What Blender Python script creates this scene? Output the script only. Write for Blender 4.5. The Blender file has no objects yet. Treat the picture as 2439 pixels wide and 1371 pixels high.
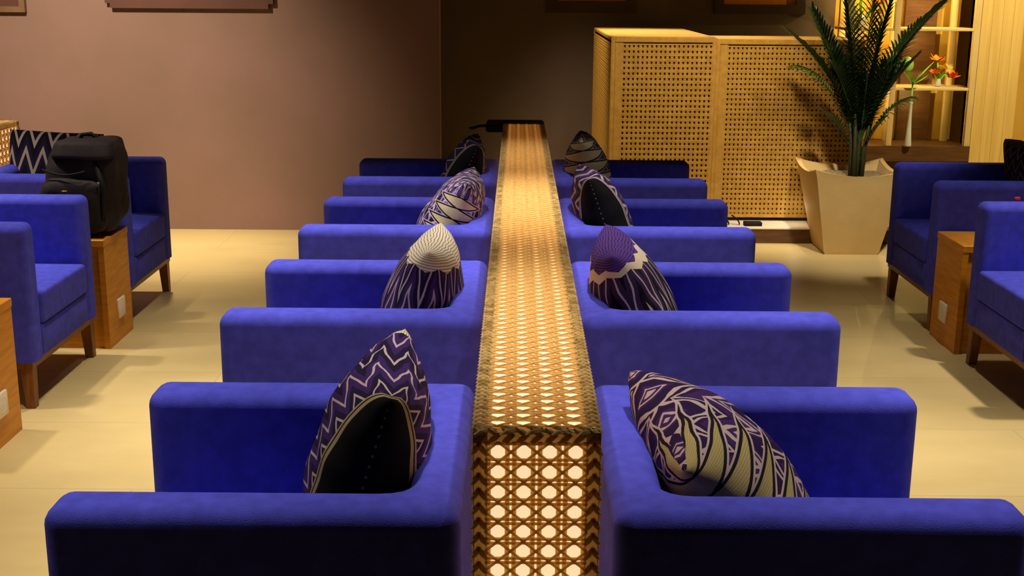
import bpy, bmesh, math, random
from mathutils import Vector, Matrix, noise
random.seed(7)
SC = bpy.context.scene
COL = SC.collection
PI = math.pi

# ------------------------------------------------------------------ camera
CAM_H = 1.545
p_, y_, r_ = .2409, -.003, .0069
fw = Vector((math.sin(y_)*math.cos(p_), math.cos(y_)*math.cos(p_), -math.sin(p_)))
rt = Vector((math.cos(y_), -math.sin(y_), 0))
up = rt.cross(fw)
rr = rt*math.cos(r_) + up*math.sin(r_)
uu = -rt*math.sin(r_) + up*math.cos(r_)
cd = bpy.data.cameras.new('camera')
cam = bpy.data.objects.new('camera', cd); COL.objects.link(cam)
cam.matrix_world = Matrix(((rr.x, uu.x, -fw.x, 0), (rr.y, uu.y, -fw.y, 0), (rr.z, uu.z, -fw.z, CAM_H), (0, 0, 0, 1)))
cd.sensor_width = 36; cd.lens = 2929*36/2439; cd.clip_start = .02
SC.camera = cam

# ------------------------------------------------------------------ view and world
SC.view_settings.view_transform = 'Standard'
SC.view_settings.look = 'None'
SC.view_settings.gamma = 1
SC.view_settings.exposure = 1.1
w = bpy.data.worlds.new('world'); SC.world = w; w.use_nodes = True
w.node_tree.nodes['Background'].inputs[0].default_value = (1, .72, .45, 1)
w.node_tree.nodes['Background'].inputs[1].default_value = .01

# ------------------------------------------------------------------ ceiling downlights, plus added fill spots for screens, planter and far walls
WARM = (1, .82, .56)
def spot(loc, target, power, size=70, blend=.6, radius=.05, color=WARM):
    l = bpy.data.lights.new('downlight_or_fill', 'SPOT'); l.energy = power; l.spot_size = math.radians(size)
    l.spot_blend = blend; l.shadow_soft_size = radius; l.color = color
    o = bpy.data.objects.new('downlight_or_fill', l); COL.objects.link(o); o.location = loc
    o.rotation_euler = (Vector(target)-Vector(loc)).to_track_quat('-Z', 'Y').to_euler()
    return o
def glow(loc, power, radius=.03, color=WARM):
    l = bpy.data.lights.new('shelf_or_fill_lamp', 'POINT'); l.energy = power; l.shadow_soft_size = radius; l.color = color
    o = bpy.data.objects.new('shelf_or_fill_lamp', l); COL.objects.link(o); o.location = loc
    return o
CZ = 2.85
LC = (1, .88, .70)
for x, y, e in ((-.5, 3.95, 112), (.5, 3.95, 112), (-.6, 5.1, 50), (.6, 5.1, 44), (-.5, 2.56, 70), (.5, 2.56, 70)):
    spot((x, y, CZ), (x, y-.0, 0), e*1.12, 52, .8, .05, LC)
for x, y, e in ((-2.7, 5.1, 110), (-2.4, 4.2, 60), (-1.3, 3.4, 75), (-1.2, 4.9, 60), (1.55, 3.1, 100), (2.5, 4.4, 110), (1.7, 5.0, 30), (-1.45, 2.0, 45), (1.55, 2.1, 52)):
    spot((x, y, CZ), (x, y, 0), e, 60, .8, .06, LC)
spot((-1.95, 7.0, CZ), (-1.95, 6.95, 0), 170, 50, 1, .06, WARM)
spot((-2.6, 5.7, CZ), (-2.6, 7.82, .7), 230, 75, 1, .1, (1, .84, .62))
spot((.95, 8.5, CZ), (.95, 8.5, 1.2), 150, 60, .7, .05, WARM)
spot((1.7, 8.0, CZ), (1.7, 8.0, 1.2), 60, 40, .7, .05, WARM)
spot((1.0, 6.0, CZ), (1.1, 7.7, .75), 130, 50, 1, .08, WARM)  # added fill aimed at the front of the inner cane screen
spot((1.9, 6.2, CZ), (1.8, 7.7, .9), 42, 50, 1, .08, WARM)  # added fill aimed at the front of the wide cane screen
spot((-.1, 8.3, CZ), (.6, 8.8, .5), 130, 60, 1, .08, (1, .80, .5))  # added fill for the inner screen's left face and the dark wall
spot((1.9, 4.9, CZ), (2.0, 7.2, .3), 210, 30, 1, .08, LC)  # added fill that brightens the front of the planter
spot((3.6, 7.6, CZ), (3.7, 9.5, .9), 220, 70, 1, .08, (1, .80, .42))  # added fill for the timber pillar and ochre wall

# ------------------------------------------------------------------ material helpers
class E:
    nt = None
    def __init__(s, v): s.v = v
    @staticmethod
    def op(o, *a):
        n = E.nt.nodes.new('ShaderNodeMath'); n.operation = o
        for i, x in enumerate(a):
            x = x.v if isinstance(x, E) else x
            if isinstance(x, (int, float)): n.inputs[i].default_value = x
            else: E.nt.links.new(x, n.inputs[i])
        return E(n.outputs[0])
    def __add__(s, o): return E.op('ADD', s, o)
    def __sub__(s, o): return E.op('SUBTRACT', s, o)
    def __rsub__(s, o): return E.op('SUBTRACT', o, s)
    def __mul__(s, o): return E.op('MULTIPLY', s, o)
    __radd__ = __add__; __rmul__ = __mul__
    def lt(s, o): return E.op('LESS_THAN', s, o)
    def gt(s, o): return E.op('GREATER_THAN', s, o)
    def frac(s): return E.op('FRACT', s)
    def abs(s): return E.op('ABSOLUTE', s)
    def tri(s): return ((s.frac()*2)-1).abs()
    def mx(s, o): return E.op('MAXIMUM', s, o)
def mixc(fac, a, b):
    n = E.nt.nodes.new('ShaderNodeMix'); n.data_type = 'RGBA'
    E.nt.links.new(fac.v if isinstance(fac, E) else fac, n.inputs[0])
    for i, c in ((6, a), (7, b)):
        if isinstance(c, tuple): n.inputs[i].default_value = c if len(c) == 4 else (*c, 1)
        else: E.nt.links.new(c, n.inputs[i])
    return n.outputs[2]
def new_mat(name, rough=.7, spec=.3):
    m = bpy.data.materials.new(name); m.use_nodes = True
    b = m.node_tree.nodes['Principled BSDF']
    b.inputs['Roughness'].default_value = rough
    b.inputs['Specular IOR Level'].default_value = spec
    E.nt = m.node_tree
    return m, m.node_tree, b
def noise_tex(nt, scale, detail=3, rough=.5, obj=True, stretch=None):
    tc = nt.nodes.new('ShaderNodeTexCoord'); n = nt.nodes.new('ShaderNodeTexNoise')
    n.inputs['Scale'].default_value = scale; n.inputs['Detail'].default_value = detail; n.inputs['Roughness'].default_value = rough
    src = tc.outputs['Object']
    if stretch:
        mp = nt.nodes.new('ShaderNodeMapping'); mp.inputs['Scale'].default_value = stretch
        nt.links.new(src, mp.inputs[0]); src = mp.outputs[0]
    nt.links.new(src, n.inputs['Vector'])
    return n
def simple(name, c1, c2=None, scale=8, rough=.7, spec=.3, bump=0, bscale=200, stretch=None, metal=0, lo=.35, hi=.65):
    m, nt, b = new_mat(name, rough, spec)
    c2 = c2 or tuple(x*.8 for x in c1)
    n = noise_tex(nt, scale, stretch=stretch)
    r = nt.nodes.new('ShaderNodeMapRange'); r.inputs[1].default_value = lo; r.inputs[2].default_value = hi
    nt.links.new(n.outputs[0], r.inputs[0])
    nt.links.new(mixc(r.outputs[0], c1, c2), b.inputs['Base Color'])
    b.inputs['Metallic'].default_value = metal
    if bump:
        n2 = noise_tex(nt, bscale, 2); bp = nt.nodes.new('ShaderNodeBump')
        bp.inputs['Strength'].default_value = bump; bp.inputs['Distance'].default_value = .002
        nt.links.new(n2.outputs[0], bp.inputs['Height']); nt.links.new(bp.outputs[0], b.inputs['Normal'])
    return m
def emit(name, col, strength):
    m, nt, b = new_mat(name)
    b.inputs['Base Color'].default_value = (*col, 1)
    b.inputs['Emission Color'].default_value = (*col, 1); b.inputs['Emission Strength'].default_value = strength
    return m

M_blue = simple('blue_wool', (.070, .076, .62), (.054, .059, .49), 30, .9, .15, .5, 500)
M_blue.node_tree.nodes['Principled BSDF'].inputs['Sheen Weight'].default_value = .05
M_blue.node_tree.nodes['Principled BSDF'].inputs['Sheen Tint'].default_value = (.3, .4, 1, 1)
M_leg = simple('oiled_teak', (.26, .10, .02), (.17, .06, .012), 12, .45, .4, stretch=(8, 8, 1))
M_table = simple('honey_wood', (.68, .28, .012), (.54, .20, .008), 6, .42, .4, stretch=(1, 1, 9))
M_socket = simple('white_plastic', (.8, .74, .62), (.78, .72, .6), 3, .35, .5)
M_hole = simple('dark_plastic', (.02, .02, .02))
M_black = simple('black_nylon', (.014, .009, .010), (.022, .015, .017), 9, .75, .25, .5, 90)
M_blackg = simple('black_trim', (.004, .004, .005), (.008, .008, .008), 9, .7, .25)
M_metal = simple('silver_metal', (.7, .68, .62), None, 5, .25, .6, metal=1)
def translucent(m, col, f):
    nt = m.node_tree; b = nt.nodes['Principled BSDF']; out = [n for n in nt.nodes if n.type == 'OUTPUT_MATERIAL'][0]
    t = nt.nodes.new('ShaderNodeBsdfTranslucent'); t.inputs[0].default_value = (*col, 1)
    mx = nt.nodes.new('ShaderNodeMixShader'); mx.inputs[0].default_value = f
    nt.links.new(b.outputs[0], mx.inputs[1]); nt.links.new(t.outputs[0], mx.inputs[2]); nt.links.new(mx.outputs[0], out.inputs[0])
    return m
M_cane = translucent(simple('lit_cane', (.80, .62, .29), (.70, .52, .20), 60, .5, .4), (.80, .56, .18), .36)
M_braid = simple('cane_braid', (.58, .42, .18), (.26, .17, .05), 38, .5, .4, .6, 120)
translucent(M_braid, (.70, .46, .14), .26)
M_core = emit('lantern_diffuser', (1, .70, .42), .43)
M_cane2 = simple('gold_cane', (.49, .27, .048), (.40, .21, .03), 30, .55, .35)
M_panel = simple('screen_backing', (.17, .10, .025), (.13, .075, .018), 6, .7)
M_wallm = simple('mauve_plaster', (.30, .178, .148), (.26, .162, .122), 1.6, .9, .1, .15, 150)
M_wall2 = simple('brown_plaster', (.14, .10, .085), (.12, .088, .072), 2, .9, .1)
M_gold = simple('ochre_wall', (.50, .30, .05), (.44, .26, .04), 3, .8, .2)
M_pillar = simple('pale_timber', (.62, .43, .14), (.53, .35, .10), 3, .6, .3, stretch=(9, 9, .4))
M_ceil = simple('ceiling_paint', (.09, .07, .05))
M_white = simple('white_stone', (.72, .66, .52), (.66, .6, .46), 5, .5)
M_brown = simple('dark_stained_wood', (.10, .045, .015), (.07, .03, .01), 5, .5, stretch=(1, 8, 8))
M_shelf = simple('pale_frame', (.62, .45, .2), (.55, .4, .17), 6, .5)
M_pot = simple('cream_planter', (.60, .42, .17), (.54, .37, .14), 4, .75, .2, .3, 90)
M_soil = simple('pebbled_soil', (.28, .2, .1), (.12, .08, .04), 60, .95)
M_palm = simple('palm_green', (.018, .048, .010), (.028, .070, .014), 12, .4, .5)
M_palm2 = simple('young_palm_green', (.07, .12, .02), (.05, .1, .015), 12, .4, .5)
M_stem = simple('palm_stalk', (.02, .03, .01), (.04, .035, .012), 30, .5, .3)
M_leaf = simple('orchid_leaf', (.12, .42, .03), (.2, .55, .05), 12, .4, .4)
M_red = simple('orange_petal', (.8, .09, .01), (.85, .22, .02), 25, .5, .3)
M_yel = simple('yellow_petal', (.8, .6, .06), (.8, .45, .04), 25, .5, .3)
M_art = simple('orange_artwork', (.6, .22, .03), (.5, .14, .02), 5, .6)
M_frame = simple('brown_frame', (.05, .028, .018), (.04, .022, .015), 5, .5)
M_frame2 = simple('maroon_panel', (.13, .05, .035), (.11, .045, .03), 5, .6)
def mk_glass():
    m, nt, b = new_mat('clear_glass', .02, .5)
    b.inputs['Transmission Weight'].default_value = 1; b.inputs['IOR'].default_value = 1.1
    b.inputs['Base Color'].default_value = (.95, .95, .9, 1)
    return m
M_glass = mk_glass()
M_vase = simple('highlight_white_glass', (.80, .82, .80), (.74, .78, .80), 6, .12, .8)  # white base colour stands in for the highlight on the glass
M_vase.node_tree.nodes['Principled BSDF'].inputs['Transmission Weight'].default_value = .35
def mk_floor():
    m, nt, b = new_mat('travertine_tile', .42, .25)
    tc = nt.nodes.new('ShaderNodeTexCoord'); br = nt.nodes.new('ShaderNodeTexBrick')
    br.offset = .5; br.inputs['Scale'].default_value = 1
    br.inputs['Brick Width'].default_value = 1.2; br.inputs['Row Height'].default_value = .6
    br.inputs['Mortar Size'].default_value = .0025
    br.inputs['Color1'].default_value = (.64, .50, .235, 1); br.inputs['Color2'].default_value = (.60, .465, .215, 1)
    br.inputs['Mortar'].default_value = (.46, .37, .21, 1)
    nt.links.new(tc.outputs['Object'], br.inputs['Vector'])
    n = noise_tex(nt, 2.2, 6, .6, stretch=(1, 2.5, 1))
    r = nt.nodes.new('ShaderNodeMapRange'); r.inputs[1].default_value = .35; r.inputs[2].default_value = .7; r.inputs[4].default_value = .5
    nt.links.new(n.outputs[0], r.inputs[0])
    nt.links.new(mixc(r.outputs[0], br.outputs[0], (.50, .375, .155)), b.inputs['Base Color'])
    return m
M_floor = mk_floor()

def pillow_mat(name, bg=(.035, .014, .10), bg2=(.012, .007, .035), line=(.42, .33, .40), N=4, A=1.2, Mz=5, wd=.1, vert=True,
               lens=0, lens_col=(.004, .004, .006), lens_line=(.30, .24, .14), cells=0, K=2.2, cell_lo=0, cell_hi=1,
               cell_col=(.50, .42, .24), top=1.1, top_col=(.6, .52, .36), jag=0, top_s=0, collar=None):
    m, nt, b = new_mat(name, .9, .1)
    tc = nt.nodes.new('ShaderNodeTexCoord'); sp = nt.nodes.new('ShaderNodeSeparateXYZ')
    nt.links.new(tc.outputs['UV'], sp.inputs[0])
    s, v = E(sp.outputs[0]), E(sp.outputs[1])
    a, c = (s, v) if vert else (v, s)
    ph = a*N + (c*Mz).tri()*A
    if jag: ph = ph + (c*Mz*2.7).tri()*jag
    f = ph.frac()
    band = (ph*.5).frac().gt(.5)
    col = mixc(band, bg, bg2)
    ln = (f-.5).abs().lt(wd*.5)
    if jag: ln = ln.mx(((f-.2).abs()).lt(wd*.3))
    col = mixc(ln, col, line)
    if top < 1:
        if collar: col = mixc((v + (s*5).tri()*.03 + s*.10).gt(top-.035), col, collar)
        tm = (v + (s*5).tri()*.03).gt(top)*s.gt(top_s)
        rib = (v*55).tri().gt(.35)
        col = mixc(tm, col, mixc(rib, tuple(x*.35 for x in top_col), top_col))
    if cells:
        d = (v*cells).tri() - s*K
        inr = v.gt(cell_lo)*v.lt(cell_hi)
        rib = (v*90 + s*20).tri().gt(.3)
        cc = mixc(rib, tuple(x*.7 for x in cell_col), cell_col)
        col = mixc(inr*d.gt(-.30), col, line)
        col = mixc(inr*d.gt(-.14), col, (.01, .008, .014))
        col = mixc(inr*d.gt(.10), col, cc)
    if lens:
        v3 = v*v*v
        d = s - E.op('SQRT', (1-v3*v3).mx(0))*lens
        col = mixc(d.lt(.045), col, lens_line)
        col = mixc(d.lt(.032), col, lens_col)
        col = mixc(d.lt(.022), col, lens_line)
        col = mixc(d.lt(0), col, lens_col)
        dots = s.lt(.005)*(v*26).tri().gt(.72)
        col = mixc(dots, col, (.14, .13, .12))
    nt.links.new(col, b.inputs['Base Color'])
    n2 = nt.nodes.new('ShaderNodeTexNoise'); n2.inputs['Scale'].default_value = 260
    nt.links.new(tc.outputs['UV'], n2.inputs['Vector'])
    bp = nt.nodes.new('ShaderNodeBump'); bp.inputs['Strength'].default_value = .4; bp.inputs['Distance'].default_value = .002
    nt.links.new(n2.outputs[0], bp.inputs['Height']); nt.links.new(bp.outputs[0], b.inputs['Normal'])
    return m

# ------------------------------------------------------------------ mesh helpers
def link(name, bm, mat, parent=None, smooth=False, loc=None):
    me = bpy.data.meshes.new(name); bm.normal_update(); bm.to_mesh(me); bm.free()
    if smooth:
        for f in me.polygons: f.use_smooth = True
    me.materials.append(mat)
    o = bpy.data.objects.new(name, me); COL.objects.link(o)
    if parent: o.parent = parent
    if loc: o.location = loc
    return o
def shade(o, ang=40):
    me = o.data
    me.polygons.foreach_set('use_smooth', [True]*len(me.polygons))
    me.set_sharp_from_angle(angle=math.radians(ang))
    return o
def tag(o, label=None, cat=None, group=None, kind=None):
    if label: o['label'] = label
    if cat: o['category'] = cat
    if group: o['group'] = group
    if kind: o['kind'] = kind
    return o
def empty(name, loc, label, cat, group=None, rz=0):
    o = bpy.data.objects.new(name, None); COL.objects.link(o); o.location = loc; o.rotation_euler = (0, 0, rz)
    o.empty_display_size = .1
    return tag(o, label, cat, group)
def bx(bm, x0, x1, y0, y1, z0, z1):
    v = [bm.verts.new((x, y, z)) for x in (x0, x1) for y in (y0, y1) for z in (z0, z1)]
    fs = []
    for q in ((0, 1, 3, 2), (4, 6, 7, 5), (0, 4, 5, 1), (2, 3, 7, 6), (0, 2, 6, 4), (1, 5, 7, 3)):
        fs.append(bm.faces.new([v[i] for i in q]))
    return v, fs
def box(name, x0, x1, y0, y1, z0, z1, mat, parent=None, bev=0, seg=3):
    bm = bmesh.new(); bx(bm, x0, x1, y0, y1, z0, z1)
    if bev: bmesh.ops.bevel(bm, geom=list(bm.edges), offset=bev, segments=seg, profile=.5, affect='EDGES')
    o = link(name, bm, mat, parent)
    if bev: shade(o, 50)
    return o
def frame_at(d):
    d = d.normalized(); a = Vector((0, 0, 1)) if abs(d.z) < .95 else Vector((1, 0, 0))
    x = d.cross(a).normalized(); return x, d.cross(x).normalized()
def tube(bm, pts, radii, n=8, cap=True):
    pts = [Vector(p) for p in pts]; rings = []
    if isinstance(radii, (int, float)): radii = [radii]*len(pts)
    for i, p in enumerate(pts):
        d = (pts[min(i+1, len(pts)-1)]-pts[max(i-1, 0)])
        x, y = frame_at(d)
        rings.append([bm.verts.new(p + (x*math.cos(2*PI*k/n) + y*math.sin(2*PI*k/n))*radii[i]) for k in range(n)])
    for a, b in zip(rings, rings[1:]):
        for k in range(n): bm.faces.new((a[k], a[(k+1) % n], b[(k+1) % n], b[k]))
    if cap:
        bm.faces.new(rings[0][::-1]); bm.faces.new(rings[-1])
def lathe(bm, prof, n=24, c=(0, 0, 0)):
    rings = []
    for r, z in prof:
        rings.append([bm.verts.new((c[0]+r*math.cos(2*PI*k/n), c[1]+r*math.sin(2*PI*k/n), c[2]+z)) for k in range(n)])
    for a, b in zip(rings, rings[1:]):
        for k in range(n): bm.faces.new((a[k], a[(k+1) % n], b[(k+1) % n], b[k]))
    bm.faces.new(rings[0][::-1]); bm.faces.new(rings[-1])
def copy_tree(o, parent=None):
    c = o.copy(); COL.objects.link(c)
    if parent: c.parent = parent
    for ch in [k for k in bpy.data.objects if k.parent == o]: copy_tree(ch, c)
    return c
def struct(o): return tag(o, kind='structure')

# ------------------------------------------------------------------ room shell
struct(box('floor', -6.2, 6.2, -2.6, 10.2, -.1, 0, M_floor))
struct(box('ceiling', -6.2, 6.2, -2.6, 10.2, 2.9, 3.0, M_ceil))
struct(box('wall_left', -6.0, -.487, 7.82, 7.95, 0, 2.9, M_wallm))
struct(box('wall_far', -6.0, 2.455, 9.75, 9.9, 0, 2.9, M_wall2))
struct(box('wall_right', 2.455, 6.0, 10.0, 10.15, 0, 2.9, M_gold))
struct(box('wall_side_left', -6.2, -6.0, -2.6, 10.2, 0, 2.9, M_wallm))
struct(box('wall_side_right', 6.0, 6.2, -2.6, 10.2, 0, 2.9, M_gold))
struct(box('wall_near', -6.2, 6.2, -2.8, -2.6, 0, 2.9, M_wall2))
# pale timber pillar with fluted boards
bm = bmesh.new()
for i in range(4): bx(bm, 3.477+i*.08, 3.477+i*.08+.0785, 9.441, 9.66, 0, 2.9)
bx(bm, 3.477, 3.7955, 9.445, 9.66, 0, 2.9)
struct(link('trim_1', bm, M_pillar))

# ------------------------------------------------------------------ armchairs
W, D, H, T, BT = .715, .70, .697, .112, .098
ZB = .18
def chair_shell():
    """upholstered U of two arms and a back, split into its three panels"""
    hx, hy, r = D/2, W/2, .045
    o = [(hx, -hy), (hx, -hy+T)]
    cx, cy = -hx+BT+r, -hy+T+r
    for k in range(6):
        a = -PI/2 - k*PI/2/5; o.append((cx + r*math.cos(a), cy + r*math.sin(a)))
    for k in range(6):
        a = PI - k*PI/2/5; o.append((cx + r*math.cos(a), -cy + r*math.sin(a)))
    o += [(hx, hy-T), (hx, hy), (-hx, hy), (-hx, -hy)]
    bm = bmesh.new()
    lo = [bm.verts.new((x, y, ZB)) for x, y in o]; hi = [bm.verts.new((x, y, H)) for x, y in o]
    n = len(o)
    bm.faces.new(lo); bm.faces.new(hi[::-1])
    for i in range(n): bm.faces.new((lo[i], hi[i], hi[(i+1) % n], lo[(i+1) % n]))
    bm.normal_update(); bmesh.ops.recalc_face_normals(bm, faces=bm.faces)
    bm.edges.ensure_lookup_table()
    es = []
    for e in bm.edges:
        a, b = e.verts
        if abs(a.co.z-H) < 1e-5 and abs(b.co.z-H) < 1e-5: es.append(e)
        elif abs(a.co.x-b.co.x) < 1e-5 and abs(a.co.y-b.co.y) < 1e-5 and (abs(a.co.x) > hx-1e-4): es.append(e)
    bmesh.ops.bevel(bm, geom=es, offset=.033, segments=5, profile=.5, affect='EDGES')
    bmesh.ops.triangulate(bm, faces=[f for f in bm.faces if len(f.verts) > 4])
    return bm
def piece(lo, hi):
    bm = chair_shell()
    for y, s in ((lo, -1), (hi, 1)):
        if y is None: continue
        g = list(bm.verts)+list(bm.edges)+list(bm.faces)
        bmesh.ops.bisect_plane(bm, geom=g, plane_co=(0, y, 0), plane_no=(0, s, 0), clear_outer=True)
    return bm
def wn(o):
    m = o.modifiers.new('weighted', 'WEIGHTED_NORMAL'); m.keep_sharp = True; m.weight = 80
    return o
def make_armchair():
    t = empty('armchair', (0, 0, 0), 'x', 'armchair')
    yi = W/2-T; yc = yi-.046
    wn(shade(link('arm', piece(None, -yc), M_blue, t), 60))
    wn(shade(link('arm', piece(yc, None), M_blue, t), 60))
    wn(shade(link('backrest', piece(-yc, yc), M_blue, t), 60))
    box('seat_base', -D/2+BT-.005, D/2-.004, -yi+.0005, yi-.0005, ZB, .30, M_blue, t, .006, 2)
    # loose cushion with a crowned top
    bm = bmesh.new(); x0, x1 = -D/2+BT+.003, D/2+.004
    bx(bm, x0, x1, -yi+.004, yi-.004, .302, .425)
    bmesh.ops.subdivide_edges(bm, edges=[e for e in bm.edges], cuts=5, use_grid_fill=True)
    for v in bm.verts:
        if v.co.z > .42:
            a = (2*(v.co.x-x0)/(x1-x0)-1); b = v.co.y/yi
            v.co.z += .014*(1-a*a)*(1-b*b)
    es = [e for e in bm.edges if len(e.link_faces) == 2 and e.calc_face_angle() > 1.0]
    bmesh.ops.bevel(bm, geom=es, offset=.014, segments=3, profile=.5, affect='EDGES')
    shade(link('seat_cushion', bm, M_blue, t), 60)
    # wooden rail under the body
    bm = bmesh.new(); q = .014
    bx(bm, D/2-.05, D/2-q, -W/2+q, W/2-q, .155, ZB); bx(bm, -D/2+q, -D/2+.05, -W/2+q, W/2-q, .155, ZB)
    bx(bm, -D/2+.05, D/2-.05, -W/2+q, -W/2+.05, .155, ZB); bx(bm, -D/2+.05, D/2-.05, W/2-.05, W/2-q, .155, ZB)
    link('wooden_rail', bm, M_leg, t)
    for sx in (1, -1):
        for sy in (1, -1):
            bm = bmesh.new(); v, _ = bx(bm, *sorted((sx*(D/2-.018), sx*(D/2-.063))), *sorted((sy*(W/2-.018), sy*(W/2-.063))), 0, .156)
            cx, cy = sx*(D/2-.018), sy*(W/2-.018)
            for q in v:
                if q.co.z < .01: q.co.x = cx+(q.co.x-cx)*.75; q.co.y = cy+(q.co.y-cy)*.75
            link('leg', bm, M_leg, t)
    return t
proto = make_armchair()
rows = [(1.998, 2.588), (3.242, 3.839), (4.429, 5.053), (5.591, 6.219)]
ordn = ['nearest the viewer', 'second from the viewer', 'third from the viewer', 'farthest from the viewer']
fr = [True]
def put_chair(x, i, rz, label, group):
    c = proto if fr[0] else copy_tree(proto)
    fr[0] = False
    a, b = rows[i]
    c.location = (x, (a-T+b)/2 + .0, 0); c.rotation_euler = (0, 0, rz)
    tag(c, label, 'armchair', group)
    return c
for i in range(4):
    put_chair(-.788+D/2, i, PI, 'blue upholstered armchair against left side of glowing cane divider, '+ordn[i], 'blue armchairs left of the central divider')
for i in range(4):
    put_chair(.866-D/2, i, 0, 'blue upholstered armchair against right side of glowing cane divider, '+ordn[i], 'blue armchairs right of the central divider')
put_chair(-1.771-D/2, 2, 0, 'blue armchair at left edge of picture, in front of the backpack table', 'blue armchairs across the left aisle')
put_chair(-1.771-D/2, 3, 0, 'blue armchair behind the black backpack, holding a dark zigzag cushion', 'blue armchairs across the left aisle')
put_chair(1.903+D/2, 2, PI, 'blue armchair at right edge of picture, nearer than the wooden side table', 'blue armchairs across the right aisle')
put_chair(1.903+D/2, 3, PI, 'blue armchair across right aisle, next to the cream planter', 'blue armchairs across the right aisle')
# small red tag on the far arm of the right hand armchair
o = box('red_tag', -.012, .012, -.004, .004, 0, .016, simple('red_plastic', (.6, .03, .05)), None, .003, 2)
o.location = (2.065, 5.02, .6975); tag(o, 'tiny red tag on top of the blue arm at right edge', 'tag')

# ------------------------------------------------------------------ side tables
def side_table(loc, rz, label):
    t = empty('side_table', loc, label, 'side table', 'honey wood side tables between armchairs', rz)
    # local +X faces the aisle
    bm = bmesh.new(); bx(bm, -.50, 0, -.165, .165, .452, .482)
    bmesh.ops.bevel(bm, geom=list(bm.edges), offset=.002, segments=1, affect='EDGES')
    link('table_top', bm, M_table, t)
    box('side_panel', -.028, -.003, -.162, .162, 0, .452, M_table, t)
    box('side_panel', -.497, -.472, -.162, .162, 0, .452, M_table, t)
    box('back_panel', -.472, -.028, -.15, -.13, 0, .452, M_table, t)
    box('back_panel', -.472, -.028, .13, .15, 0, .452, M_table, t)
    s = box('wall_socket', -.004, .008, -.043, .043, .105, .191, M_socket, t, .004, 2)
    tag(s, 'white power socket plate')
    bm = bmesh.new()
    n = 20
    a = [bm.verts.new((.0085, .026*math.cos(2*PI*k/n), .148+.026*math.sin(2*PI*k/n))) for k in range(n)]
    b = [bm.verts.new((.002, .020*math.cos(2*PI*k/n), .148+.020*math.sin(2*PI*k/n))) for k in range(n)]
    for k in range(n): bm.faces.new((a[k], a[(k+1) % n], b[(k+1) % n], b[k]))
    bm.faces.new(b)
    for sy in (-.009, .009): bx(bm, .002, .0092, sy-.0025, sy+.0025, .1455, .1505)
    link('socket_face', bm, M_socket, s)
    return t
side_table((-1.750, 3.965, 0), 0, 'honey coloured wooden side table cut off at lower left edge of picture')
side_table((-1.755, 5.285, 0), 0, 'honey coloured wooden side table carrying the black backpack')
side_table((1.905, 5.30, 0), PI, 'honey coloured wooden side table with socket between the two right armchairs')

# ------------------------------------------------------------------ cane lanterns
def weave(bm, o, e1, e2, n, w, h, n1, n2, sv, sh, sd, gv, gh, th=.0026, diag=True):
    """woven cane over a w x h rectangle: paired uprights, paired crossing canes and two sets of diagonals"""
    o, e1, e2, n = map(Vector, (o, e1, e2, n))
    def strip(p, q, wd, off):
        (x0, y0), (x1, y1) = p, q
        a, b = o+e1*x0+e2*y0+n*off, o+e1*x1+e2*y1+n*off
        d = (b-a)
        if d.length < 1e-4: return
        s = d.normalized().cross(n)*wd/2; t = n*th
        v = [bm.verts.new(c) for c in (a-s, a+s, b+s, b-s, a-s*.7+t, a+s*.7+t, b+s*.7+t, b-s*.7+t)]
        for f in ((4, 5, 6, 7), (0, 1, 5, 4), (2, 3, 7, 6), (1, 2, 6, 5), (3, 0, 4, 7)): bm.faces.new([v[i] for i in f])
    cw, ch = w/n1, h/n2
    for i in range(n1+1):
        for s in (-gv/2, gv/2):
            x = i*cw+s
            if 0 <= x <= w: strip((x, 0), (x, h), sv, .0000)
    for j in range(n2+1):
        for s in (-gh/2, gh/2):
            y = j*ch+s
            if 0 <= y <= h: strip((0, y), (w, y), sh, .0012)
    if not diag: return
    for k in range(-n2-1, n1+n2+2):
        c = k+.5
        # X+Y=c and X-Y=c in cell units
        for sg in (1, -1):
            pts = []
            for X in (0, n1):
                Y = (c-X)*sg
                if 0 <= Y <= n2: pts.append((X*cw, Y*ch))
            for Y in (0, n2):
                X = c-sg*Y
                if 0 < X < n1: pts.append((X*cw, Y*ch))
            if len(pts) >= 2: strip(pts[0], pts[1], sd, .0024 if sg > 0 else .0036)
def braid(bm, a, b, n, wd, pitch=.02, r=.006):
    """plaited edge binding: a row of overlapping slanted cane wraps from a to b"""
    a, b, n = Vector(a), Vector(b), Vector(n); d = (b-a); L = d.length; d.normalize(); s = d.cross(n)
    k = max(2, int(L/pitch))
    for side in (-1, 1):
        for i in range(k):
            c = a + d*(i+.5)*L/k + s*side*wd*.23
            t = (s*side*1.1 + d*.75).normalized()
            u = t.cross(n)
            ring = []
            for q, (l, hw, hh) in enumerate(((-.5, .25, .2), (-.2, .9, .9), (.2, .9, .9), (.5, .25, .2))):
                p = c + t*l*wd*.44
                ring.append([bm.verts.new(p+u*hw*pitch*.60*cx+n*r*hh*cz) for cx, cz in ((-1, 0), (-.5, .8), (.5, .8), (1, 0))])
            for r0, r1 in zip(ring, ring[1:]):
                for m in range(3): bm.faces.new((r0[m], r0[m+1], r1[m+1], r1[m]))
X0, X1, Y0, Y1, LH = -.0675, .1403, 1.868, 6.392, .85
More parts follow.
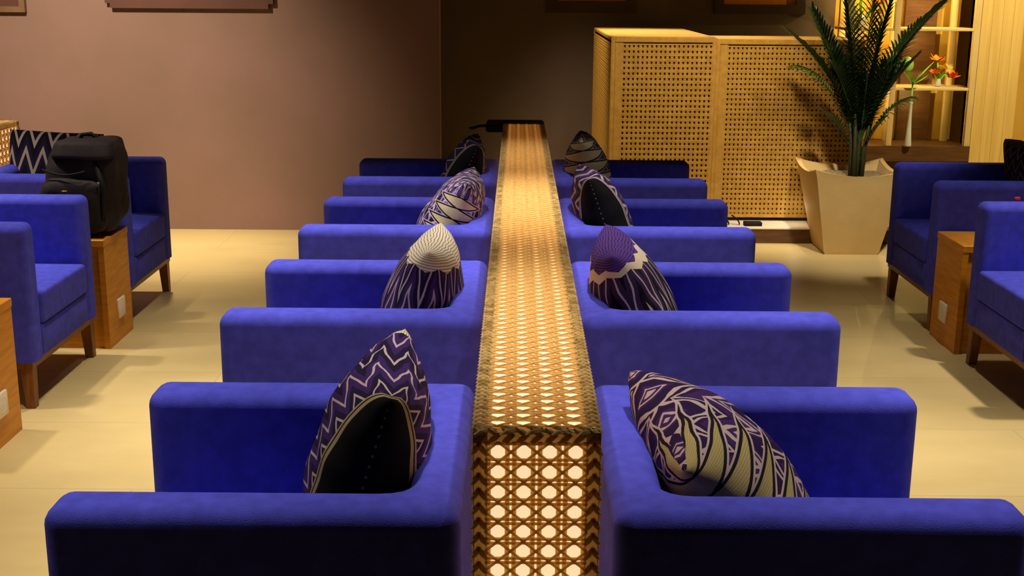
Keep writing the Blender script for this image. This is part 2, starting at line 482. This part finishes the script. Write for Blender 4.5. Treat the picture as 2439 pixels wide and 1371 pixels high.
def cane_divider(x0, x1, label):
    t = empty('cane_divider', ((x0+x1)/2, (Y0+Y1)/2, 0), label, 'room divider', 'glowing cane dividers')
    cx, cy = (x0+x1)/2, (Y0+Y1)/2
    hw, hl = (x1-x0)/2, (Y1-Y0)/2
    box('diffuser', -hw+.012, hw-.012, -hl+.012, hl-.012, .03, LH-.012, M_core, t)
    box('base', -hw+.004, hw-.004, -hl+.004, hl-.004, 0, .03, M_leg, t)
    mg = .020; q = .004
    bm = bmesh.new(); P = dict(sv=.0080, sh=.0052, sd=.0048, gv=.0112, gh=.0074)
    weave(bm, (-hw+mg, -hl+mg, LH-q), (1, 0, 0), (0, 1, 0), (0, 0, 1), 2*hw-2*mg, 2*hl-2*mg, 4, 124, **P)
    link('top_weave', bm, M_cane, t)
    rowsz = 23
    for s in (-1, 1):
        bm = bmesh.new()
        weave(bm, (-hw*-s*-1+s*-mg*-1 if 0 else (-hw+mg if s < 0 else hw-mg), s*(hl-q), .03), (-s, 0, 0), (0, 0, 1), (0, s, 0), 2*hw-2*mg, LH-.03-mg, 4, rowsz, **P)
        link('end_weave', bm, M_cane, t)
    for s in (-1, 1):
        bm = bmesh.new()
        weave(bm, (s*(hw-q), (-hl+mg) if s > 0 else (hl-mg), .03), (0, s, 0), (0, 0, 1), (s, 0, 0), 2*hl-2*mg, LH-.03-mg, 104, rowsz, **P)
        link('side_weave', bm, M_cane, t)
    # bound edges: a thin cane strip folded round every edge with a plait over it
    bm = bmesh.new()
    def quad(*c): bm.faces.new([bm.verts.new(q) for q in c])
    m2 = mg+.004
    for sx in (-1, 1):
        X, Xi = sx*hw, sx*(hw-m2)
        quad((X, -hl, LH-.003), (X, hl, LH-.003), (Xi, hl, LH-.003), (Xi, -hl, LH-.003))
        quad((X*.985, -hl, LH-.003), (X*.985, hl, LH-.003), (X*.985, hl, LH-m2), (X*.985, -hl, LH-m2))
        braid(bm, (sx*(hw-mg*.5), -hl, LH-.004), (sx*(hw-mg*.5), hl, LH-.004), (0, 0, 1), .024, .021, .006)
    for sy in (-1, 1):
        Y, Yi = sy*hl, sy*(hl-m2)
        quad((-hw, Y, LH-.004), (hw, Y, LH-.004), (hw, Yi, LH-.004), (-hw, Yi, LH-.004))
        quad((-hw, Y-sy*.003, LH-.004), (hw, Y-sy*.003, LH-.004), (hw, Y-sy*.003, LH-m2), (-hw, Y-sy*.003, LH-m2))
        braid(bm, (-hw, sy*(hl-mg*.45), LH-.004), (hw, sy*(hl-mg*.45), LH-.004), (0, 0, 1), .024, .0415, .007)
        braid(bm, (-hw, sy*(hl-.004), LH-mg*.5), (hw, sy*(hl-.004), LH-mg*.5), (0, sy, 0), .022, .023, .006)
        for sx in (-1, 1):
            quad((sx*hw, Y-sy*.002, .0), (sx*(hw-m2), Y-sy*.002, .0), (sx*(hw-m2), Y-sy*.002, LH-.004), (sx*hw, Y-sy*.002, LH-.004))
            quad((sx*(hw-.002), Y, .0), (sx*(hw-.002), Yi, .0), (sx*(hw-.002), Yi, LH-.004), (sx*(hw-.002), Y, LH-.004))
            braid(bm, (sx*(hw-mg*.5), sy*(hl-.003), .02), (sx*(hw-mg*.5), sy*(hl-.003), LH-mg), (0, sy, 0), .022, .026, .006)
    link('braided_edge', bm, M_braid, t)
    t.location = (cx, cy, 0)
    return t
cane_divider(X0, X1, 'long glowing cane lantern divider running down the centre between the armchairs')
cane_divider(-2.80, -2.585, 'pale cane divider corner at left edge behind the zigzag cushion')

# ------------------------------------------------------------------ far cane screens on their plinth
def cane_screen(name, x0, x1, y0, y1, z0, z1, label, cx, cz, cy, right_side=True):
    t = empty(name, ((x0+x1)/2, (y0+y1)/2, z0), label, 'screen')
    w, l, h = x1-x0, y1-y0, z1-z0; hw, hl = w/2, l/2
    box('backing_panel', -hw+.012, hw-.012, -hl+.012, hl-.012, .01, h-.012, M_panel, t)
    P = dict(sv=.0095, sh=.0095, sd=.005, gv=.0085, gh=.0085)
    m = .02
    bm = bmesh.new(); weave(bm, (-hw+.07, -hl+.005, .01), (1, 0, 0), (0, 0, 1), (0, -1, 0), w-.07-m, h-m-.03, cx, cz, diag=False, **P)
    link('front_weave', bm, M_cane2, t)
    bm = bmesh.new(); weave(bm, (-hw+m, -hl+m, h-.006), (1, 0, 0), (0, 1, 0), (0, 0, 1), w-2*m, l-2*m, cx, cy, diag=False, **P)
    link('top_weave', bm, M_cane2, t)
    bm = bmesh.new(); weave(bm, (-hw+.005, hl-m, .01), (0, -1, 0), (0, 0, 1), (-1, 0, 0), l-2*m, h-m-.03, cy, cz, diag=False, sv=.0125, sh=.0125, sd=.005, gv=.0145, gh=.0145)
    link('side_weave', bm, M_cane2, t)
    bm = bmesh.new()
    for sx in (-1, 1):
        for sy in (-1, 1):
            bx(bm, *sorted((sx*hw, sx*(hw-.024))), *sorted((sy*hl, sy*(hl-.024))), 0, h)
        bx(bm, *sorted((sx*hw, sx*(hw-.024))), -hl+.024, hl-.024, h-.024, h)
        bx(bm, *sorted((sx*hw, sx*(hw-.024))), -hl+.024, hl-.024, 0, .024)
    bx(bm, -hw+.023, -hw+.075, -hl+.0008, -hl+.02, .022, h-.032)
    for sy in (-1, 1):
        bx(bm, -hw+.024, hw-.024, *sorted((sy*hl, sy*(hl-.024))), h-.034, h)
        bx(bm, -hw+.024, hw-.024, *sorted((sy*hl, sy*(hl-.02))), 0, .024)
    bmesh.ops.bevel(bm, geom=list(bm.edges), offset=.004, segments=2, affect='EDGES')
    shade(link('bound_frame', bm, M_cane2, t), 50)
    return t
cane_screen('cane_screen', .575, 1.222, 7.68, 9.45, 0, 1.245, 'tall woven cane screen block nearest the centre, its lit top highest', 20, 36, 52)
cane_screen('cane_screen', 1.2235, 2.135, 7.70, 8.28, .125, 1.235, 'wide woven cane screen standing on the white plinth behind the palm', 31, 34, 18)
t = empty('plinth', (1.75, 7.9, 0), 'low plinth with white top and dark brown front under the wide cane screen', 'plinth')
box('plinth_top', -.50, .62, -.4, .4, .088, .103, M_white, t, .003, 2)
box('plinth_body', -.49, .61, -.395, .395, 0, .088, M_brown, t)
for k, x in enumerate((-.40, .30)):
    box('foot', x-.04, x+.04, -.15, .3, .103, .128, M_brown, t)
glow((1.75, 7.6, .20), .1, 0, (1, .85, .6))  # added point fill brightening the plinth top, not one of the shelf lamps
# coiled cable and adapter on the plinth
bm = bmesh.new()
for c, rx in ((1.30, .028), (1.37, .024)):
    pts = [(c+rx*math.cos(a*.35), 7.56+.012*math.sin(a), .109+.055*abs(math.sin(a*.175))) for a in range(0, 19)]
    tube(bm, pts, .004, 6)
tag(link('coiled_cable', bm, M_blackg, None, True), 'thin black cable looping over the white plinth', 'cable')
tag(box('power_adapter', 1.42, 1.53, 7.52, 7.58, .1035, .128, M_blackg, None, .005, 2), 'flat black power adapter lying on the white plinth edge', 'adapter')

# ------------------------------------------------------------------ pictures
def picture(name, x0, x1, z0, z1, yw, fm, am, label, fw_=.035, ledge=False):
    t = empty(name, ((x0+x1)/2, yw, z0), label, 'picture')
    hw = (x1-x0)/2; h = z1-z0
    bm = bmesh.new()
    bx(bm, -hw, hw, -.035, 0, 0, fw_); bx(bm, -hw, hw, -.035, 0, h-fw_, h)
    bx(bm, -hw, -hw+fw_, -.035, 0, fw_, h-fw_); bx(bm, hw-fw_, hw, -.035, 0, fw_, h-fw_)
    link('frame', bm, fm, t)
    box('artwork', -hw+fw_, hw-fw_, -.018, -.004, fw_, h-fw_, am, t)
    return t
picture('framed_picture', .225, .915, 1.345, 1.95, 9.75, M_frame, M_art, 'dark framed picture cropped at top, left one on the brown wall', .085)
picture('framed_picture', 1.515, 2.215, 1.345, 1.95, 9.75, M_frame, M_art, 'dark framed picture with orange art, right one on the brown wall', .072)
picture('framed_picture', -3.75, -3.05, 1.365, 2.0, 7.82, simple('tan_frame', (.22, .12, .06)), M_frame2, 'framed picture cropped at top left corner of the mauve wall', .035)
bm = bmesh.new(); bx(bm, -.52, .52, -.04, 0, 0, .5)
bmesh.ops.bevel(bm, geom=[e for e in bm.edges if abs((e.verts[0].co-e.verts[1].co).y) > .01], offset=.03, segments=4, affect='EDGES')
o = link('wall_panel', bm, M_frame2); o.location = (-2.03, 7.82, 1.395)
tag(o, 'rounded maroon wall panel cropped at top of the mauve wall', 'wall panel')

# ------------------------------------------------------------------ black pedestal table beyond the divider
t = empty('pedestal_table', (.02, 7.45, 0), 'flat black pedestal tabletop seen just beyond far end of lit divider', 'table')
bm = bmesh.new(); bx(bm, -.205, .145, -.15, .15, .70, .745)
bmesh.ops.bevel(bm, geom=list(bm.edges), offset=.008, segments=2, affect='EDGES'); link('table_top', bm, M_blackg, t)
bm = bmesh.new(); tube(bm, [(0, 0, .02), (0, 0, .70)], .022, 14); link('pedestal', bm, M_blackg, t, True)
bm = bmesh.new(); lathe(bm, [(.15, 0), (.15, .012), (.03, .025)], 28); link('foot_plate', bm, M_blackg, t)
bm = bmesh.new(); tube(bm, [(-.20, -.02, .725), (-.25, -.02, .722), (-.285, -.02, .708), (-.31, -.02, .712)], [.010, .009, .011, .005], 8); link('handle', bm, M_blackg, t, True)

# ------------------------------------------------------------------ cushions
def make_pillow(name, ctr, ydir, zdir, mat, label, size=.45, thick=.105, group='knitted zigzag cushions'):
    yv = Vector(ydir).normalized(); zv = Vector(zdir); zv = (zv-yv*zv.dot(yv)).normalized(); xv = yv.cross(zv)
    n = 36; hs = size/2; seed = random.random()*50
    bm = bmesh.new(); uv = bm.loops.layers.uv.new('UVMap')
    par = [math.sin((-1+2*i/n)*PI/2)*.55 + (-1+2*i/n)*.45 for i in range(n+1)]
    grids = {}
    for s in (1, -1):
        for i, u in enumerate(par):
            for j, v in enumerate(par):
                edge = i in (0, n) or j in (0, n)
                if edge and s == -1: grids[(s, i, j)] = grids[(1, i, j)]; continue
                th = thick*(max(0, (1-u*u))**.5)*(max(0, (1-v*v))**.45)
                th *= 1+.10*noise.noise(Vector((u*2+seed, v*2, s*3)))
                # puckers running in from the seams
                th += .004*math.sin(u*19+seed)*(abs(v)**4)*(1-u*u) + .004*math.sin(v*17+seed)*(abs(u)**4)*(1-v*v)
                if edge: th = 0
                sag = 1+.04*(-v)*(1-u*u)
                cr = 1-.03*(u*u*v*v)**2
                yy = u*hs*(1-.055*(1-v*v))*cr
                zz = v*hs*(1-.055*(1-u*u))*cr
                bend = .010*math.sin(u*2.2+seed)*v
                grids[(s, i, j)] = bm.verts.new((s*th*sag+bend, yy, zz))
    def arc(e, lo, sgn):
        acc = [0]
        prof = [(hs*p, thick*max(0, 1-p*p)**e) for p in par]
        for a_, b_ in zip(prof, prof[1:]): acc.append(acc[-1]+math.hypot(b_[0]-a_[0], b_[1]-a_[1]))
        return [q_/acc[-1] for q_ in acc]
    pu, pv = arc(.5, 0, 1), arc(.45, 0, 1)
    for s in (1, -1):
        for i in range(n):
            for j in range(n):
                q = [(i, j), (i+1, j), (i+1, j+1), (i, j+1)]
                if s == -1: q = q[::-1]
                f = bm.faces.new([grids[(s, a, b)] for a, b in q])
                for lp, (a, b) in zip(f.loops, q): lp[uv].uv = (pu[a], pv[b])
    o = link(name, bm, mat, None, True)
    R = Matrix((xv, yv, zv)).transposed().to_4x4()
    o.matrix_world = Matrix.Translation(Vector(ctr)) @ R
    tag(o, label, 'cushion', group)
    return o
def lean_pillow(topx, ymid, lean, mat, label, side, yaw=0, roll=0, size=.45, thick=.105, zs=.43):
    """stands on the seat, leaning on the back: side -1 = chairs left of the divider, +1 right"""
    L = math.radians(lean)
    zd = Vector((-side*math.sin(L), 0, math.cos(L)))
    yd = Vector((math.sin(math.radians(yaw)), math.cos(math.radians(yaw)), math.sin(math.radians(roll))))
    top = Vector((topx, ymid, zs+size*math.cos(L)))
    return make_pillow('throw_cushion', top-zd*size/2, yd, zd, mat, label, size, thick)
CR = (.55, .47, .40)
PM = {
 'L1': pillow_mat('knit_arch', line=(.40, .32, .36), N=5.2, A=1.0, Mz=9, wd=.17, vert=True, lens=.18, top=.93, top_s=.86),
 'L2': pillow_mat('knit_spikes', line=(.36, .29, .34), N=3.6, A=1.3, Mz=7, wd=.2, vert=False, top=.83, top_col=(.52, .46, .38)),
 'L3': pillow_mat('knit_leaves', bg=(.06, .03, .16), line=(.45, .36, .50), N=5, A=1.1, Mz=6, wd=.2, vert=False, cells=12, K=3.8, cell_lo=.0, cell_hi=.80, cell_col=(.55, .48, .33), jag=.3),
 'L4': pillow_mat('knit_dark_zigzag', bg=(.012, .006, .025), line=(.22, .18, .18), N=3.2, A=.8, Mz=7, wd=.14, vert=True, lens=.22, lens_line=(.2, .17, .15)),
 'R1': pillow_mat('knit_key', bg=(.04, .015, .10), bg2=(.02, .008, .05), line=(.42, .32, .33), N=5.5, A=1.0, Mz=4.5, wd=.18, vert=False, cells=8.5, K=2.3, cell_lo=.0, cell_hi=.97, cell_col=(.38, .31, .14), jag=.12),
 'R2': pillow_mat('knit_long_spikes', bg=(.03, .014, .05), bg2=(.006, .005, .01), line=(.38, .31, .34), N=2.6, A=1.2, Mz=6, wd=.17, vert=False, top=.85, top_col=(.07, .03, .20), collar=(.50, .42, .33)),
 'R3': pillow_mat('knit_mauve_arch', bg=(.05, .025, .10), bg2=(.02, .01, .05), line=(.32, .25, .33), N=4, A=.9, Mz=6, wd=.28, vert=True, lens=.24, lens_line=(.33, .27, .3)),
 'R4': pillow_mat('knit_olive_leaves', bg=(.01, .008, .015), line=(.12, .10, .10), N=4, A=1, Mz=5, wd=.15, vert=False, cells=9, K=1.9, cell_col=(.24, .20, .11)),
 'OL4': pillow_mat('knit_bold_zigzag', bg=(.012, .008, .03), bg2=(.006, .004, .012), line=(.33, .27, .24), N=3.4, A=.85, Mz=6, wd=.28, vert=False),
 'OR4': pillow_mat('knit_fine_zigzag', bg=(.02, .012, .04), bg2=(.01, .008, .02), line=(.12, .10, .13), N=9, A=1.0, Mz=7, wd=.25, vert=False),
}
lean_pillow(-.222, 2.235, 15, PM['L1'], 'dark zigzag cushion with black arched edge in nearest left armchair', -1, thick=.115, zs=.425)
lean_pillow(-.225, 3.48, 14, PM['L2'], 'cushion with cream ribbed top and spiky stripes in second left armchair', -1, zs=.41, thick=.115)
lean_pillow(-.165, 4.69, 26, PM['L3'], 'purple cushion with cream leaf shapes in third left armchair', -1, zs=.44, thick=.11)
lean_pillow(-.185, 5.84, 20, PM['L4'], 'dark cushion with thin grey zigzags in farthest left armchair', -1, zs=.42)
lean_pillow(.262, 2.25, 44, PM['R1'], 'purple cushion with mauve angular lines leaning low in nearest right armchair', 1, yaw=-8, roll=6, thick=.12, zs=.44)
lean_pillow(.262, 3.48, 22, PM['R2'], 'cushion with purple top and long pale spikes in second right armchair', 1, zs=.425, thick=.115)
lean_pillow(.258, 4.69, 22, PM['R3'], 'mauve zigzag cushion with black arched edge in third right armchair', 1, zs=.445)
lean_pillow(.305, 5.84, 10, PM['R4'], 'cushion with olive and black leaf shapes in farthest right armchair', 1, zs=.42, thick=.115)
make_pillow('throw_cushion', (-2.235, 5.90, .635), (1, .12, -.06), (-.05, .28, .96), PM['OL4'], 'bold zigzag cushion behind the black backpack at left', .45, .09)
lean_pillow(2.43, 5.90, 26, PM['OR4'], 'dark finely patterned cushion at right edge in the armchair by the planter', 1, zs=.43, thick=.12)

# ------------------------------------------------------------------ backpack on the side table
def backpack():
    t = empty('backpack', (-1.885, 5.28, .484), 'slouched black backpack standing on the wooden side table at left', 'backpack')
    def blob(name, hx, hy, z0, z1, cx, cy, pw, mat, wr, parent, taper=.0, lean=0):
        bm = bmesh.new(); nu, nv = 40, 34; rows_ = []
        for j in range(nv+1):
            ph = -PI/2+PI*j/nv; row = []
            for i in range(nu):
                th = 2*PI*i/nu
                def sg(a, p): return math.copysign(abs(a)**p, a)
                cz = sg(math.sin(ph), pw); cr = abs(math.cos(ph))**pw
                f = 1-taper*(cz+1)/2
                x = sg(math.cos(th), pw*1.1)*cr*hx*f; y = sg(math.sin(th), pw*1.1)*cr*hy*f
                z = (z0+z1)/2+cz*(z1-z0)/2
                q = Vector((x*6, y*6, z*5))
                d = wr*(noise.noise(q+Vector((3, 1, 7)))+.5*noise.noise(q*2.3+Vector((1, 9, 2)))+.35*abs(noise.noise(q*Vector((1, 1, 1)).length)))
                nrm = Vector((x/hx, y/hy, cz*.4))
                if nrm.length > 0: nrm.normalize()
                x += nrm.x*d; y += nrm.y*d; z += nrm.z*d*.6
                row.append(bm.verts.new((cx+x+lean*(z-z0), cy+y, max(z, z0))))
            rows_.append(row)
        for a, b in zip(rows_, rows_[1:]):
            for i in range(nu): bm.faces.new((a[i], a[(i+1) % nu], b[(i+1) % nu], b[i]))
        bmesh.ops.remove_doubles(bm, verts=bm.verts, dist=1e-5)
        return link(name, bm, mat, parent, True)
    blob('main_compartment', .165, .135, .0, .400, -.005, .03, .42, M_black, .040, t, .16, .10)
    blob('front_pocket', .145, .06, .01, .25, -.012, -.09, .45, M_black, .035, t, .12, .06)
    blob('top_flap', .137, .142, .335, .412, .032, .02, .35, M_black, .022, t, .14)
    bm = bmesh.new(); tube(bm, [(.0, .02, .40), (.01, .02, .425), (.05, .02, .43), (.085, .02, .40)], .009, 8); link('grab_handle', bm, M_blackg, t, True)
    bm = bmesh.new(); tube(bm, [(-.115+.02*i, -.135-.016*math.sin(i/9*PI), .295-.02*math.sin(i/9*PI*.9)) for i in range(10)], .0045, 6)
    link('zipper', bm, M_blackg, t, True)
    bm = bmesh.new(); tube(bm, [(.10, -.11, .33), (.135, -.125, .22), (.13, -.13, .10), (.10, -.12, .02)], [.010, .013, .013, .009], 8)
    link('shoulder_strap', bm, M_blackg, t, True)
    b = box('buckle', .115, .125, -.147, -.138, .235, .245, M_metal, t, .002, 1)
    b = box('badge', -.03, -.005, -.174, -.168, .205, .212, simple('brass', (.5, .35, .12), None, 5, .3, .6, metal=1), t, .002, 1)
    return t
backpack()

# ------------------------------------------------------------------ potted palm
def palm():
    t = empty('potted_palm', (2.0, 7.345, 0), 'tall areca palm in a tapered cream square planter beside the cane screen', 'potted palm')
    # square planter, flared, rim dipping along each side
    n = 10; bm = bmesh.new()
    def ring(hs, zf):
        out = []
        for k in range(4):
            for i in range(n):
                s = -1+2*i/n
                a = (s*hs, -hs) if k == 0 else (hs, s*hs) if k == 1 else (-s*hs, hs) if k == 2 else (-hs, -s*hs)
                out.append(bm.verts.new((a[0], a[1], zf(s))))
        return out
    dip = lambda s: .525-.040*(1-abs(s)**2.2)
    rs = [ring(.155, lambda s: 0), ring(.165, lambda s: .02), ring(.255, lambda s: dip(s)-.05), ring(.272, dip), ring(.245, lambda s: dip(s)-.004), ring(.215, lambda s: .40)]
    m = 4*n
    for a, b in zip(rs, rs[1:]):
        for k in range(m): bm.faces.new((a[k], a[(k+1) % m], b[(k+1) % m], b[k]))
    bm.faces.new(rs[0][::-1]); bm.faces.new(rs[-1])
    p = shade(link('planter', bm, M_pot, t), 35)
    bm = bmesh.new(); v, fs = bx(bm, -.22, .22, -.22, .22, .42, .45)
    bmesh.ops.subdivide_edges(bm, edges=list(bm.edges), cuts=8, use_grid_fill=True)
    for q in bm.verts:
        if q.co.z > .449: q.co.z += .012*noise.noise(q.co*14)
    link('soil', bm, M_soil, t)
    rnd = random.Random(11)
    def frond(base, mid, tip, ll, mat, nl=26, rr_=.006, name='frond', start=.3, droop=.35, side=None):
        base, mid, tip = map(Vector, (base, mid, tip))
        bm = bmesh.new(); N = 18
        P = [base*(1-u)**2+mid*2*u*(1-u)+tip*u*u for u in [i/N for i in range(N+1)]]
        tube(bm, P, [rr_*(1-.75*i/N) for i in range(N+1)], 6)
        for i in range(nl):
            u = start+(1-start)*(i+.5)/nl
            c = base*(1-u)**2+mid*2*u*(1-u)+tip*u*u
            d = ((mid-base)*(1-u)+(tip-mid)*u).normalized()
            sd = d.cross(Vector((0, 0, 1)))
            sd = sd.normalized() if sd.length > .05 else Vector((1, 0, 0))
            if side is not None: sd = (sd+Vector(side)*.0).normalized()
            un = sd.cross(d).normalized()
            w_ = (u-start)/(1-start)
            L = ll*(.55+.9*math.sin(PI*min(1, w_*.85+.12)))*.8
            for s in (-1, 1):
                dr = (d*(.55+.5*w_)+sd*s*(.85-.3*w_)+un*.25).normalized()
                l = L*rnd.uniform(.85, 1.12); wd = .0075
                pts = []
                for k in range(5):
                    f = k/4
                    pts.append(c+dr*l*f-Vector((0, 0, 1))*droop*l*f*f)
                fold = dr.cross(Vector((0, 0, 1)))
                fold = fold.normalized() if fold.length > .05 else sd
                prev = None
                for k, q in enumerate(pts):
                    ww = wd*(.45, 1, .95, .6, .05)[k]
                    cur = (bm.verts.new(q-fold*ww), bm.verts.new(q-Vector((0, 0, ww*.5))), bm.verts.new(q+fold*ww))
                    if prev:
                        bm.faces.new((prev[0], prev[1], cur[1], cur[0])); bm.faces.new((prev[1], prev[2], cur[2], cur[1]))
                    prev = cur
        return link(name, bm, mat, t, True)
    # cane-like stalks
    for k in range(9):
        a = k*2.4; r = .028*math.sqrt(k/3)
        bm = bmesh.new(); x, y = .035+r*math.cos(a), r*math.sin(a)
        tx = x+(x-.035)*1.6
        tube(bm, [(x, y, .43), (x*.9+tx*.1, y, .62), (tx, y*2, .95)], [.014, .012, .008], 8)
        link('stalk', bm, M_stem, t, True)
    B = (.035, 0, .6)
    F = [((-.05, 0, 1.0), (-.30, -.05, 1.42), .26, 0), ((-.10, 0, 1.05), (-.42, 0, 1.30), .24, 0),
         ((.10, 0, 1.1), (.52, -.05, 1.52), .30, 0), ((.06, 0, 1.1), (.22, .05, 1.65), .26, 0),
         ((.0, 0, 1.1), (-.10, .1, 1.65), .26, 0), ((.03, 0, 1.1), (.06, -.05, 1.60), .24, 0),
         ((.12, 0, .9), (.33, -.05, 1.16), .20, 0), ((-.03, -.05, .9), (-.18, -.12, 1.12), .20, 0),
         ((.08, -.05, .85), (.16, -.15, 1.10), .20, 0), ((.02, .05, .9), (.0, .25, 1.4), .22, 0),
         ((.04, -.1, .95), (.0, -.22, 1.25), .2, 0), ((.10, .05, 1.0), (.40, .15, 1.35), .24, 0),
         ((-.02, .05, 1.0), (-.22, .2, 1.40), .22, 0), ((.06, 0, .85), (.10, -.05, 1.35), .18, 0),
         ((-.0, -.02, .85), (-.05, -.08, 1.30), .18, 0)]
    for m_, tp, ll, _ in F:
        frond((.035+rnd.uniform(-.02, .02), rnd.uniform(-.02, .02), .62), m_, tp, ll*.85, M_palm, 26, .006, start=.22)
    for k in range(9):
        x = -.22+.43*k/8; z_ = rnd.uniform(.98, 1.36)
        frond((.035+rnd.uniform(-.02, .02), rnd.uniform(-.02, .02), .60), (.035+x*.35, rnd.uniform(-.08, .06), .85), (.03+x*1.05, rnd.uniform(-.2, .15), z_), .17, M_palm, 22, .005, start=.3, droop=.25)
    frond((.02, 0, .62), (-.12, 0, 1.02), (-.35, -.03, 1.10), .17, M_palm2, 20, .004, start=.5, droop=.6)
    frond((.02, 0, .55), (-.05, -.02, .75), (-.19, -.05, .84), .13, M_palm, 14, .004, start=.35)
    frond((.04, 0, .5), (.09, -.02, .70), (.17, -.05, .80), .12, M_palm, 12, .004, start=.4)
    frond((.04, 0, .55), (.14, 0, .85), (.33, 0, .92), .14, M_palm, 14, .004, start=.4, droop=.6)
    return t
palm()

# ------------------------------------------------------------------ display shelves at far right
CY0, CY1, CX0, CX1 = 9.45, 9.92, 2.475, 3.475
t = empty('display_shelf', (3.0, 9.7, 0), 'tall amber lit glass display shelf with pale frame behind the palm', 'display shelf')
def sb(name, x0, x1, y0, y1, z0, z1, m, bev=0): return box(name, x0-3.0, x1-3.0, y0-9.7, y1-9.7, z0, z1, m, t, bev, 2)
sb('base_board', CX0, CX1, CY0-.02, CY1, .255, .37, M_brown)
sb('plinth_base', CX0+.02, CX1-.02, CY0+.05, CY1, 0, .255, M_brown)
for x in (CX0, 2.83, CX1-.045): sb('post', x, x+.045, CY0-.01, CY0+.035, .37, 2.5, M_shelf, .003)
for x in (CX0+.02, 2.90, 3.36): sb('rear_post', x, x+.05, CY1-.16, CY1-.12, .37, 2.5, M_shelf, .003)
for z in (.812, 1.255, 1.70, 2.14): sb('shelf_board', CX0, CX1, CY0, CY1-.1, z-.02, z, M_shelf, .002)
sb('back_panel', CX0, CX1, CY1-.02, CY1, .37, 2.5, M_gold)
sb('inner_panel', 3.02, 3.27, CY1-.10, CY1-.08, .37, 2.5, M_brown)
sb('glass_pane', 2.876, CX1-.046, CY0+.012, CY0+.016, .372, .79, M_glass)
for x in (2.65, 3.1):
    for z, e in ((.74, .9), (1.19, 1.1), (1.62, 2.6)): glow((x, 9.60, z), e*1.6, 0, (1, .74, .25))

def petal(bm, c, d, L, wd, curl=.3):
    c, d = Vector(c), Vector(d).normalized(); s, u = frame_at(d)
    prev = None
    for k in range(6):
        f = k/5; q = c+d*L*f+u*curl*L*f*f; ww = wd*math.sin(PI*min(.97, f*.85+.12))
        cur = (bm.verts.new(q-s*ww+u*ww*.3), bm.verts.new(q), bm.verts.new(q+s*ww+u*ww*.3))
        if prev: bm.faces.new((prev[0], prev[1], cur[1], cur[0])); bm.faces.new((prev[1], prev[2], cur[2], cur[1]))
        prev = cur
def bloom(bm, c, r, rnd, up_=.5, n=7):
    for k in range(n):
        a = 2*PI*k/n+rnd.random()
        petal(bm, c, (math.cos(a), math.sin(a)*.7, up_+rnd.uniform(-.1, .4)), r*rnd.uniform(.8, 1.1), r*.35, rnd.uniform(-.2, .35))
def flowers(loc, label, blooms, leaves, vase, stems):
    rnd = random.Random(5)
    t = empty('flower_vase', loc, label, 'vase of flowers')
    bm = bmesh.new(); lathe(bm, vase, 20); link('vase', bm, M_vase, t, True)
    bm = bmesh.new()
    for pts in stems: tube(bm, pts, .006, 6)
    link('stem', bm, M_leaf, t, True)
    bm = bmesh.new()
    for c, d, L, w_, cu in leaves: petal(bm, c, d, L, w_, cu)
    link('leaves', bm, M_leaf, t, True)
    for c, r, m in blooms:
        bm = bmesh.new(); bloom(bm, c, r*1.3, rnd); link('flower', bm, m, t, True)
    return t
flowers((3.24, 9.58, .812), 'orange and yellow flowers on the middle shelf of the display, right side',
        [((-.02, 0, .20), .055, M_red), ((.03, -.02, .135), .05, M_yel), ((-.04, -.01, .10), .045, M_red), ((.10, 0, .07), .055, M_red)],
        [((0, 0, .03), (-.3, 0, 1), .08, .018, .2), ((.01, 0, .03), (.3, 0, 1), .08, .018, -.2), ((0, 0, .05), (-.1, -.2, 1), .1, .015, 0)],
        [(.018, .001), (.024, .01), (.018, .04), (.015, .06)], [[(0, 0, .02), (-.01, 0, .11), (-.02, 0, .20)], [(0, 0, .03), (.04, 0, .09), (.10, 0, .08)], [(0, 0, .03), (.02, 0, .10), (.03, -.02, .135)]])
v = flowers((2.99, 9.41, .372), 'green orchid spray in a tall slender glass vase in front of the shelves',
        [], [((0, 0, .47), (-.5, 0, 1), .16, .028, .2), ((0, 0, .47), (-.2, 0, 1), .18, .03, -.1), ((0, 0, .48), (.6, 0, .8), .22, .02, .1),
             ((0, 0, .46), (.35, -.1, 1), .12, .022, .1), ((0, 0, .44), (.1, -.2, 1), .10, .02, 0), ((0, 0, .47), (.8, 0, .5), .13, .018, 0), ((-.04, 0, .55), (-.7, 0, .6), .13, .022, 0)],
        [(.026, .001), (.028, .01), (.020, .10), (.013, .22), (.012, .32), (.017, .34)],
        [[(0, 0, .02), (.002, 0, .25), (0, 0, .48)]])
bm = bmesh.new(); bmesh.ops.create_icosphere(bm, subdivisions=3, radius=.055, matrix=Matrix.Translation((-.055, -.01, .615)) @ Matrix.Diagonal((.85, .8, 1.1, 1)))
link('bud', bm, simple('green_bud', (.35, .62, .12), (.25, .5, .08), 9, .35), v, True)
flowers((2.62, 9.58, 1.255), 'yellow and red flowers with broad green leaves on the top left shelf',
        [((.10, -.02, .17), .06, M_red), ((.06, -.02, .13), .05, M_yel), ((.12, 0, .10), .045, M_yel), ((.08, -.02, .24), .06, M_red)],
        [((0, 0, .05), (-.5, 0, 1), .2, .035, .2), ((0, 0, .05), (-.1, -.1, 1), .22, .04, 0), ((0, 0, .05), (-.9, 0, .7), .14, .03, .1), ((.02, 0, .05), (.4, 0, 1), .15, .03, 0)],
        [(.03, .001), (.035, .02), (.025, .06), (.022, .09)], [[(0, 0, .02), (.03, 0, .1), (.06, -.02, .13)], [(0, 0, .02), (.05, 0, .1), (.10, -.02, .17)]])
